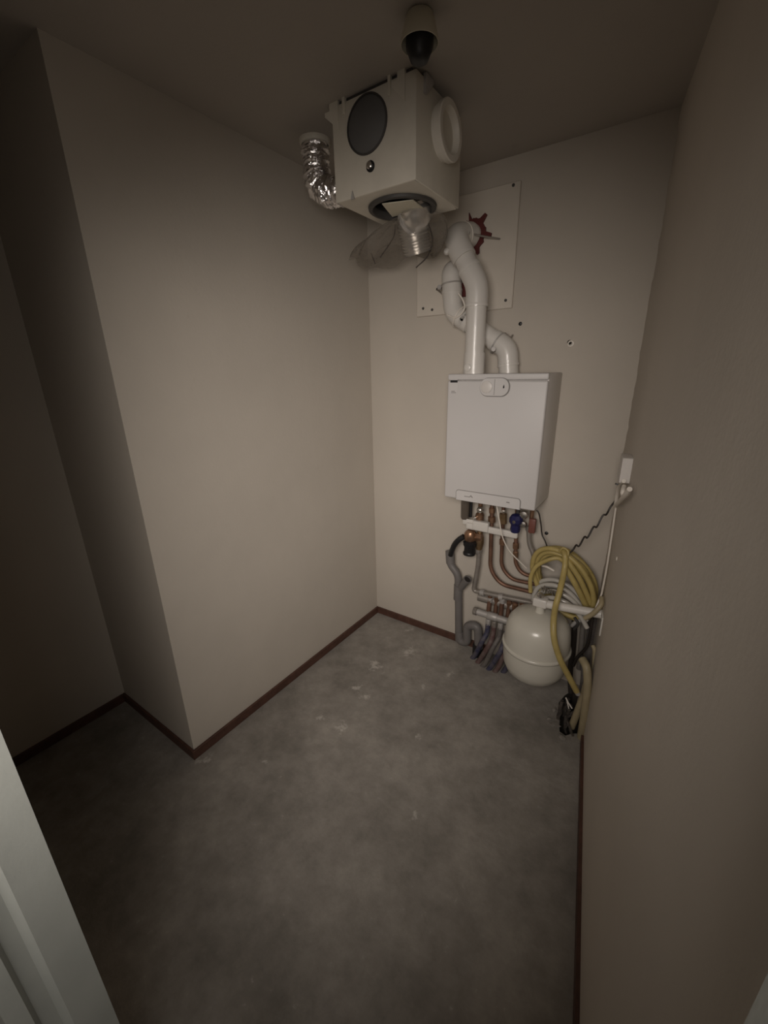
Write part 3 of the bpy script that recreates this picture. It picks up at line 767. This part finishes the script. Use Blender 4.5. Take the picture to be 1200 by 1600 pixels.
pipe_thing('water_pipe', 'thin grey pipe dropping from the tee then turning right above the hoses', 'pipe',
           [(0.794, -0.075, 0.726), (0.792, -0.075, 0.616), (0.774, -0.075, 0.449), (1.186, -0.075, 0.484)], 0.0135, 'steel', 0.02, None, [])
wp = bpy.data.objects.get('water_pipe')
for px_ in ((0.830, -0.075, 0.453), (0.942, -0.075, 0.459)):
    obj('pipe_saddle', MB().tube([(px_[0] - 0.012, px_[1], px_[2] - 0.002), (px_[0] + 0.012, px_[1], px_[2] + 0.002)], 0.019, 14), 'zinc', wp)

# floor-heating manifold: two grey bars, reddish risers between them, hoses down to the floor
mf = thing('heating_manifold', 'grey two bar underfloor heating manifold left of the white tank', 'manifold', (0.910, -0.100, 0.329))
l0, l1 = Vector((0.795, -0.100, 0.332)), Vector((1.067, -0.100, 0.346))
l1.z = l0.z; l1.y = l0.y
obj('lower_bar', MB().tube([l0, l1], 0.020, 18), 'zinc', mf)
obj('bar_end_cap', MB().lathe([(0.022, -0.004), (0.025, 0.0), (0.025, 0.016), (0.021, 0.02)], l0, (1, 0, 0), 10), 'steel', mf, 30)
obj('bar_joint', MB().lathe([(0.021, -0.03), (0.024, -0.026), (0.024, 0.026), (0.021, 0.03)], l0.lerp(l1, 0.42), (1, 0, 0), 18), 'zinc', mf)
u0, u1 = Vector((0.798, -0.050, 0.405)), Vector((1.178, -0.050, 0.501)); u1.z = u0.z
obj('upper_bar', MB().tube([(u0.x, -0.05, u0.z), (u1.x, -0.05, u0.z)], 0.026, 16), 'steel', mf)
xs = [0.877, 0.914, 0.951, 0.988, 1.025, 1.062]
for i, x in enumerate(xs):
    dy = -0.075 if i % 2 == 0 else -0.06
    obj('riser', MB().tube([(x, dy, 0.455), (x, dy - 0.01, 0.335)], 0.0135, 12), 'copper', mf)
    obj('riser_nut', MB().lathe([(0.012, 0.0), (0.017, 0.004), (0.017, 0.030), (0.012, 0.035)], (x, dy, 0.405 + 0.008 * (i % 3)), (0, 0, 1), 8), 'zinc' if i in (0, 2) else 'bronze', mf, 20)
    obj('hose_nut', MB().lathe([(0.012, 0.0), (0.016, 0.004), (0.016, 0.036), (0.011, 0.04)], (x + 0.01, -0.105, 0.268), (0, 0, 1), 8), 'zinc' if i % 2 == 0 else 'steel', mf, 20)
ends = [(745,1026), (753,1034), (760,1041), (768,1047), (777,1050), (786,1049)]
E3 = [(0.804, -0.109, 0.000), (0.847, -0.131, 0.000), (0.886, -0.147, 0.000), (0.926, -0.155, -0.000), (0.964, -0.151, 0.000), (1.007, -0.129, 0.000)]
HL = [('hose_blue', 'dark blue heating hose leftmost of the bundle beside the drain trap'), ('hose_red', 'dull red heating hose second from the left in the bundle'),
      ('hose_grey', 'dusty grey heating hose third from the left in the bundle'), ('hose_blue', 'dark blue heating hose in the middle right of the bundle'),
      ('hose_red', 'dull red heating hose second from the tank in the bundle'), ('hose_blue', 'dark blue heating hose closest to the white tank')]
J = [0.0, 0.012, -0.006, 0.010, -0.010, 0.006]
for x, e, (mt, lb), jg in zip(xs, E3, HL, J):
    top = Vector((x + 0.01, -0.105, 0.285)); e = Vector(e)
    pts = [top, top + Vector((-0.002, -0.004, -0.07)), top.lerp(e, 0.52) + Vector((0.022 + jg, -0.022 - jg, 0.02 + jg)), e.lerp(top, 0.16) + Vector((0.006, 0.0, -0.01)), e + Vector((-0.004, 0.0, -0.012))]
    tag(obj('heating_hose', MB().tube(smooth_path(pts, 8), 0.0150, 14), mt), lb, 'hose', 'underfloor heating hoses going into the floor')

# ------------------------------------------------------------------ expansion tank and its arm
TX, TY = 1.208, -0.30
tk = thing('expansion_tank', 'round cream white expansion tank hanging just above the floor', 'tank', (TX, TY, 0.195))
R0 = 0.158
up = [(0.0, 0.574), (0.030, 0.573), (0.080, 0.566), (0.120, 0.547), (0.143, 0.516), (0.153, 0.475), (R0 - 0.001, 0.430), (R0, 0.394)]
lo = [(R0, 0.376), (R0 - 0.001, 0.325), (0.153, 0.280), (0.138, 0.242), (0.110, 0.215), (0.060, 0.199), (0.0, 0.195)]
obj('upper_shell', MB().lathe(up, (TX, TY, 0), seg=56, caps=False), 'tank', tk, 60)
obj('lower_shell', MB().lathe(lo, (TX, TY, 0), seg=56, caps=False), 'tank', tk, 60)
obj('seam_rim', MB().lathe([(R0 - 0.002, 0.396), (R0 + 0.006, 0.393), (R0 + 0.008, 0.385), (R0 + 0.006, 0.377), (R0 - 0.002, 0.374)], (TX, TY, 0), seg=56, caps=False), 'tank', tk, 60)
obj('neck', MB().lathe([(0.026, 0.568), (0.022, 0.576), (0.018, 0.607)], (TX, TY, 0), seg=18), 'tank', tk)

ar = thing('tank_arm', 'white pipe bracket from the right wall holding the tank neck', 'bracket', (1.492, -0.398, 0.693))
a0, a1 = Vector((1.189, -0.300, 0.620)), Vector((1.471, -0.300, 0.655))
a1.x = XR - KR * a1.y - 0.004
a0.z = 0.622; a1.z = 0.650
obj('pipe', MB().tube([a0 + Vector((0.02, 0, 0)), a1], 0.0205, 22), 'pvc_white', ar)
obj('end_block', MB().box(a0.x - 0.016, a0.x + 0.050, a0.y - 0.024, a0.y + 0.024, 0.606, 0.650, 0.007, 3), 'pvc_white', ar)
pl_ = MB()
ws = Vector((-KR, 1, 0)).normalized(); wn = Vector((-1, -KR, 0)).normalized()
wc = Vector((XR - KR * -0.315, -0.315, 0.615))
pl_.prism(rrect(0.085, 0.095, 0.010, n=3), wc, ws, (0, 0, 1), wn, 0.006)
obj('wall_flange', pl_, 'pvc_white', ar, 30)

# ------------------------------------------------------------------ yellow conduit coil, clear hose, cables
yc = thing('yellow_conduit_coil', 'coil of yellow flexible conduit hanging on the wall above the tank arm', 'conduit', (1.273, -0.160, 0.689))
def coil(n, c, rx, rz, seed, r, mt, parent, name, tilt, amp, dy):
    rnd = random.Random(seed)
    for k in range(n):
        cxk, czk = c[0] + rnd.uniform(-amp, amp), c[2] + rnd.uniform(-amp, amp)
        a_, b_ = rx * rnd.uniform(0.86, 1.04), rz * rnd.uniform(0.88, 1.04)
        yk = c[1] + dy * (k - n / 2)
        ph = rnd.uniform(0, 6.28)
        loop = []
        for i in range(49):
            t = 2 * PI * i / 48
            x, z = a_ * math.cos(t), b_ * math.sin(t)
            loop.append((cxk + x * math.cos(tilt) - z * math.sin(tilt), yk + 0.012 * math.sin(t + ph), czk + x * math.sin(tilt) + z * math.cos(tilt)))
        obj(name, MB().tube(loop, r, 12, False), mt, parent, 60)
coil(6, (1.269, -0.130, 0.693), 0.125, 0.185, 5, 0.0125, 'yellow', yc, 'loop', 0.62, 0.016, 0.021)
tail = smooth_path([(1.254, -0.200, 0.881), (1.276, -0.230, 0.865), (1.285, -0.250, 0.802), (1.289, -0.330, 0.721), (1.288, -0.375, 0.666), (1.301, -0.450, 0.631), (1.319, -0.480, 0.561), (1.352, -0.475, 0.470), (1.393, -0.450, 0.380), (1.433, -0.420, 0.290)], 8)
obj('hanging_tail', MB().tube(tail, 0.0135, 14), 'yellow', yc, 60)
obj('tail_sleeve', MB().tube([tail[-1], tail[-1] + (tail[-1] - tail[-2]).normalized() * 0.02], 0.011, 12), 'zinc', yc, 60)
front = smooth_path([(1.140, -0.240, 0.632), (1.133, -0.240, 0.710), (1.154, -0.240, 0.780), (1.204, -0.240, 0.827), (1.247, -0.230, 0.844), (1.282, -0.220, 0.822)], 8)
obj('front_loop', MB().tube(front, 0.0105, 12), 'yellow', yc, 60)
for q0, q1, q2_ in (((1.277, -0.210, 0.844), (1.351, -0.210, 0.752), (1.423, -0.190, 0.608)), ((1.278, -0.220, 0.808), (1.340, -0.220, 0.719), (1.403, -0.200, 0.599)), ((1.282, -0.180, 0.847), (1.368, -0.180, 0.777), (1.435, -0.170, 0.619))):
    obj('long_strand', MB().tube(smooth_path([q0, q1, q2_], 10), 0.0135, 12), 'yellow', yc, 60)
obj('tie', MB().tube(smooth_path([(1.247, -0.220, 0.874), (1.262, -0.220, 0.897), (1.286, -0.220, 0.883), (1.286, -0.230, 0.854)], 6), 0.006, 8), 'yellow', yc, 60)

obj('arm_wrap', MB().tube(smooth_path([(1.412, -0.345, 0.632), (1.438, -0.350, 0.664), (1.456, -0.345, 0.694), (1.466, -0.330, 0.718), (1.460, -0.300, 0.731)], 8), 0.0105, 12), 'beige', yc, 60)

ch = thing('grey_hose_coil', 'flattened coil of greyish clear plastic hose behind the tank arm', 'hose', (1.265, -0.170, 0.563))
for k, (dx, dz, y_) in enumerate(((0, 0, -0.20), (6, 9, -0.215), (-2, 5, -0.18), (10, 18, -0.235), (4, -4, -0.165))):
    base = [(1.150, 0.565), (1.152, 0.615), (1.178, 0.660), (1.238, 0.682), (1.310, 0.665), (1.362, 0.618), (1.395, 0.57)]
    pts = [(x + dx * 0.0022 * (1 if k % 2 else -0.4), y_, z - dz * 0.0028) for x, z in base]
    obj('loop', MB().tube(smooth_path(pts, 8), 0.0115, 12), 'clear_hose', ch, 60)
obj('wall_hook', MB().tube(smooth_path([(1.164, -0.160, 0.753), (1.191, -0.170, 0.757), (1.226, -0.170, 0.745)], 6), 0.006, 8), 'cable_white', ch, 60)
cr = MB()
for k in range(9):
    x = 1.19 + 0.011 * k
    cr.tube(smooth_path([(x, -0.245, 0.655 + random.uniform(-0.01, 0.01)), (x + 0.004, -0.25, 0.685 + random.uniform(-0.01, 0.01)), (x + 0.012, -0.245, 0.66)], 4), 0.003, 6)
obj('foil_ends', cr, 'foil', ch, 60)
vb = thing('vent_cap', 'small chromed air vent cap on the left end of the tank arm', 'cap', (1.212, -0.300, 0.659))
obj('cap', MB().lathe([(0.010, 0.0), (0.016, 0.004), (0.016, 0.016), (0.008, 0.024), (0.0, 0.025)], (TX - 0.005, TY, 0.651), (0, 0, 1), 16), 'chrome', vb)

# plug fixed to the right wall near the corner
sk = thing('plug', 'small white plug block fixed on the right wall near the corner', 'plug', (1.498, -0.436, 1.291))
def on_wall(s, z, dn=0.0):   # s = distance from the back wall along the right wall
    y = -s; return Vector((XR - KR * y, y, z)) + wn * dn
P0 = on_wall(0.36, 1.335)
obj('block', MB().prism(rrect(0.235, 0.078, 0.010, n=3), P0, (ws * -0.86 + Vector((0, 0, 0.16))).normalized().cross(wn) * 0 + Vector((0, 0, 1)) * 0.42 - ws * 0.0, Vector((0, 0, 0)) + ws * 1.35, wn, 0.034), 'white_side', sk, 30)
obj('cord_loop', MB().tube(smooth_path([(1.477, -0.433, 1.300), (1.460, -0.337, 1.263), (1.450, -0.262, 1.213), (1.448, -0.227, 1.147)], 8), 0.0075, 10), 'cable_white', sk, 60)
obj('cord_bundle', MB().tube(smooth_path([(1.511, -0.641, 1.324), (1.496, -0.573, 1.281), (1.472, -0.401, 1.210), (1.451, -0.259, 1.151)], 8), 0.0085, 10), 'cable_white', sk, 60)
obj('cord_bundle', MB().tube(smooth_path([(1.486, -0.523, 1.302), (1.488, -0.558, 1.287), (1.489, -0.502, 1.256)], 8), 0.008, 10), 'cable_white', sk, 60)
obj('dark_slot', MB().tube([on_wall(0.375, 1.272, 0.036), on_wall(0.325, 1.262, 0.036)], 0.004, 8), 'black', sk, 60)

tag(obj('white_cable', MB().tube(smooth_path([on_wall(0.212, 1.158, 0.014), on_wall(0.208, 1.13, 0.012), on_wall(0.215, 1.019, 0.01), on_wall(0.237, 0.905, 0.01), on_wall(0.240, 0.83, 0.01), on_wall(0.245, 0.76, 0.012), on_wall(0.245, 0.715, 0.014), (1.442, -0.270, 0.656)], 8), 0.0044, 10), 'cable_white'),
    'white cable running down the right corner from the plug to the tank arm', 'cable')
# wavy dark cable from the plug to the coil
a, b = on_wall(0.215, 1.156, 0.02), Vector((1.291, -0.210, 0.877))
pts = []
for i in range(41):
    t = i / 40
    p = a.lerp(b, t); p.z += 0.010 * math.sin(t * PI * 10.0) * min(1, 6 * t, 6 * (1 - t)) - 0.020 * math.sin(t * PI); p.y += 0.008 * math.cos(t * PI * 9)
    pts.append(p)
tag(obj('black_cable', MB().tube(smooth_path(pts, 3), 0.0042, 8), 'cable_black'), 'wavy black cable slung across the corner from the plug to the yellow coil', 'cable')
tag(obj('black_cable', MB().tube(smooth_path([(1.090, -0.090, 1.019), (1.104, -0.090, 1.005), (1.117, -0.080, 0.948), (1.129, -0.080, 0.890), (1.151, -0.090, 0.859), (1.177, -0.120, 0.826)], 6), 0.0036, 8), 'cable_black'),
    'thin black cable dropping from the boiler corner to the yellow coil', 'cable')
tag(obj('thin_white_wire', MB().tube(smooth_path([(0.915, -0.190, 1.042), (0.936, -0.180, 0.944), (0.951, -0.170, 0.872), (0.993, -0.150, 0.786), (1.079, -0.120, 0.699)], 6), 0.0034, 8), 'cable_white'),
    'thin white wire falling slantwise in front of the copper pipes', 'wire')

# ------------------------------------------------------------------ conduits from the floor opening, right corner
GB = 'beige conduits rising from the floor opening'
def fconduit(label, pts, r, mt='beige'):
    return tag(obj('floor_conduit', MB().tube(smooth_path(pts, 8), r, 14), mt), label, 'conduit', GB)
fconduit('beige conduit curving up nearest the right wall out of the floor opening', [(1.480, -0.375, 0.002), (1.479, -0.385, 0.136), (1.474, -0.385, 0.266), (1.465, -0.375, 0.345), (1.451, -0.360, 0.393), (1.427, -0.330, 0.406)], 0.0185)
fconduit('beige conduit leaning right from the left of the floor opening', [(1.429, -0.340, 0.006), (1.445, -0.335, 0.115), (1.458, -0.330, 0.227), (1.461, -0.325, 0.308), (1.448, -0.300, 0.358)], 0.0165)
fconduit('thin pale conduit at the very right behind the other conduits', [(1.480, -0.270, 0.269), (1.475, -0.270, 0.350), (1.467, -0.260, 0.421), (1.454, -0.250, 0.446)], 0.010)
fconduit('dark grey conduit standing behind the beige conduits', [(1.439, -0.250, 0.084), (1.438, -0.250, 0.235), (1.422, -0.240, 0.344)], 0.012, 'hose_grey')
GK = 'black cables behind the tank'
tag(obj('thick_black_cable', MB().tube(smooth_path([(1.343, -0.120, 0.488), (1.352, -0.120, 0.395), (1.359, -0.120, 0.278), (1.361, -0.120, 0.155), (1.382, -0.140, 0.044)], 8), 0.014, 12), 'cable_black'), 'thick black cable standing just right of the tank', 'cable')
tag(obj('slack_black_cable', MB().tube(smooth_path([(1.429, -0.200, 0.573), (1.430, -0.200, 0.453), (1.423, -0.190, 0.381), (1.391, -0.170, 0.300), (1.375, -0.150, 0.224)], 8), 0.0075, 10), 'cable_black'), 'black cable curving from the arm end down behind the tank', 'cable')
tag(obj('grey_conduit', MB().tube(smooth_path([(1.424, -0.100, 0.532), (1.426, -0.100, 0.430), (1.431, -0.100, 0.296), (1.435, -0.100, 0.125)], 8), 0.021, 14), 'hose_grey'), 'grey conduit standing upright in the right corner under the tank arm', 'conduit')
tag(obj('pale_pipe', MB().tube([(1.380, -0.070, 0.462), (1.387, -0.070, 0.339), (1.396, -0.070, 0.158)], 0.014, 14), 'steel'), 'dull pale pipe standing behind the black cables', 'pipe')
cl = thing('cable_clip', 'small grey clip tangle under the tank arm beside the tank', 'clip', (1.376, -0.200, 0.518))
obj('clip_body', MB().tube(smooth_path([(1.344, -0.200, 0.484), (1.362, -0.200, 0.513), (1.388, -0.200, 0.537), (1.407, -0.200, 0.565)], 6), 0.010, 10), 'zinc', cl)
obj('clip_tongue', MB().tube(smooth_path([(1.355, -0.220, 0.547), (1.374, -0.220, 0.517), (1.359, -0.210, 0.477)], 6), 0.007, 8), 'dark_rubber', cl)

# scraps standing in the floor opening
rag = thing('cable_scraps', 'tangle of dark grimy cable scraps at the left edge of the floor opening', 'scraps', (1.385, -0.26, 0))
rnd = random.Random(11)
for k in range(9):
    x, y = 1.365 + 0.075 * rnd.random(), -0.16 - 0.22 * rnd.random()
    h = 0.03 + 0.06 * rnd.random()
    pts = [(x, y, -0.06), (x + rnd.uniform(-0.02, 0.02), y + rnd.uniform(-0.02, 0.02), 0.0), (x + rnd.uniform(-0.03, 0.03), y + rnd.uniform(-0.05, 0.03), h)]
    obj('scrap', MB().tube(smooth_path(pts, 6), [0.009 * rnd.uniform(0.6, 1.2)] * 13, 7, True, 0.25), 'dirt', rag, 0)
obj('white_strand', MB().tube(smooth_path([(1.379, -0.300, 0.133), (1.395, -0.310, 0.117), (1.417, -0.320, 0.100)], 6), 0.0035, 6), 'cable_white', rag, label='short white strand')
obj('white_strand', MB().tube(smooth_path([(1.387, -0.300, 0.113), (1.398, -0.310, 0.094), (1.405, -0.320, 0.073)], 6), 0.0028, 6), 'cable_white', rag)
# broken concrete around the edge
for k, (x, y, s) in enumerate([(1.355, -0.372, 0.022), (1.332, -0.268, 0.013), (1.402, -0.430, 0.016), (1.322, -0.345, 0.011)]):
    bm = bmesh.new(); bmesh.ops.create_icosphere(bm, subdivisions=1, radius=s)
    for v in bm.verts: v.co = Vector((v.co.x * rnd.uniform(0.5, 1.6), v.co.y * rnd.uniform(0.5, 1.6), v.co.z * rnd.uniform(0.25, 0.7)))
    bm.verts.index_update()
    mn = min(v.co.z for v in bm.verts)
    mb = MB().add([v.co + Vector((x, y, -mn)) for v in bm.verts], [tuple(v.index for v in f.verts) for f in bm.faces]); bm.free()
    tag(obj('concrete_chip', mb, 'floor', None, 0), ['largest concrete chip, at the near left edge of the floor opening', 'small concrete chip left of the floor opening, farthest from the doorway', 'concrete chip at the edge of the floor opening closest to the doorway', 'smallest concrete chip, standing off to the left of the floor opening'][k], 'chip', 'concrete chips at the floor opening')

# ------------------------------------------------------------------ screws and plugs left in the back wall
def wall_screw(label, q, r=0.008):
    tag(obj('wall_screw', MB().lathe([(r, 0.0), (r * 0.9, 0.004), (r * 0.4, 0.006), (0.0, 0.006)], (q[0], 0.0, q[2]), (0, -1, 0), 10), 'black'), label, 'screw', 'screws left in the back wall')
wall_screw('dark screw in the back wall up right of the air intake pipe', (0.902, 0.000, 1.913), 0.009)
wall_screw('dark screw in the back wall below the boiler corner, above the coil', (1.133, 0.000, 0.871), 0.010)
q = (1.137, 0.000, 1.818)
wpz = thing('wall_plug', 'pale wall plug with a dark hole in the back wall right of the boiler top', 'plug', (q[0], 0, q[2]))
obj('collar', MB().lathe([(0.008, 0.0), (0.016, 0.0), (0.014, 0.005), (0.008, 0.006)], (q[0] + 0.006, 0, q[2] - 0.006), (0, -1, 0), 14, caps=False), 'cable_white', wpz)
obj('bore', MB().lathe([(0.010, 0.0), (0.010, 0.005), (0.0, 0.005)], (q[0], 0, q[2]), (0, -1, 0), 12), 'hole', wpz)
q = on_wall(0.451, 0.993)
tag(obj('wall_nail', MB().lathe([(0.009, 0.0), (0.009, 0.003), (0.0, 0.004)], q, wn, 10), 'cable_white'), 'tiny bright nail head on the right wall below the plug', 'nail')
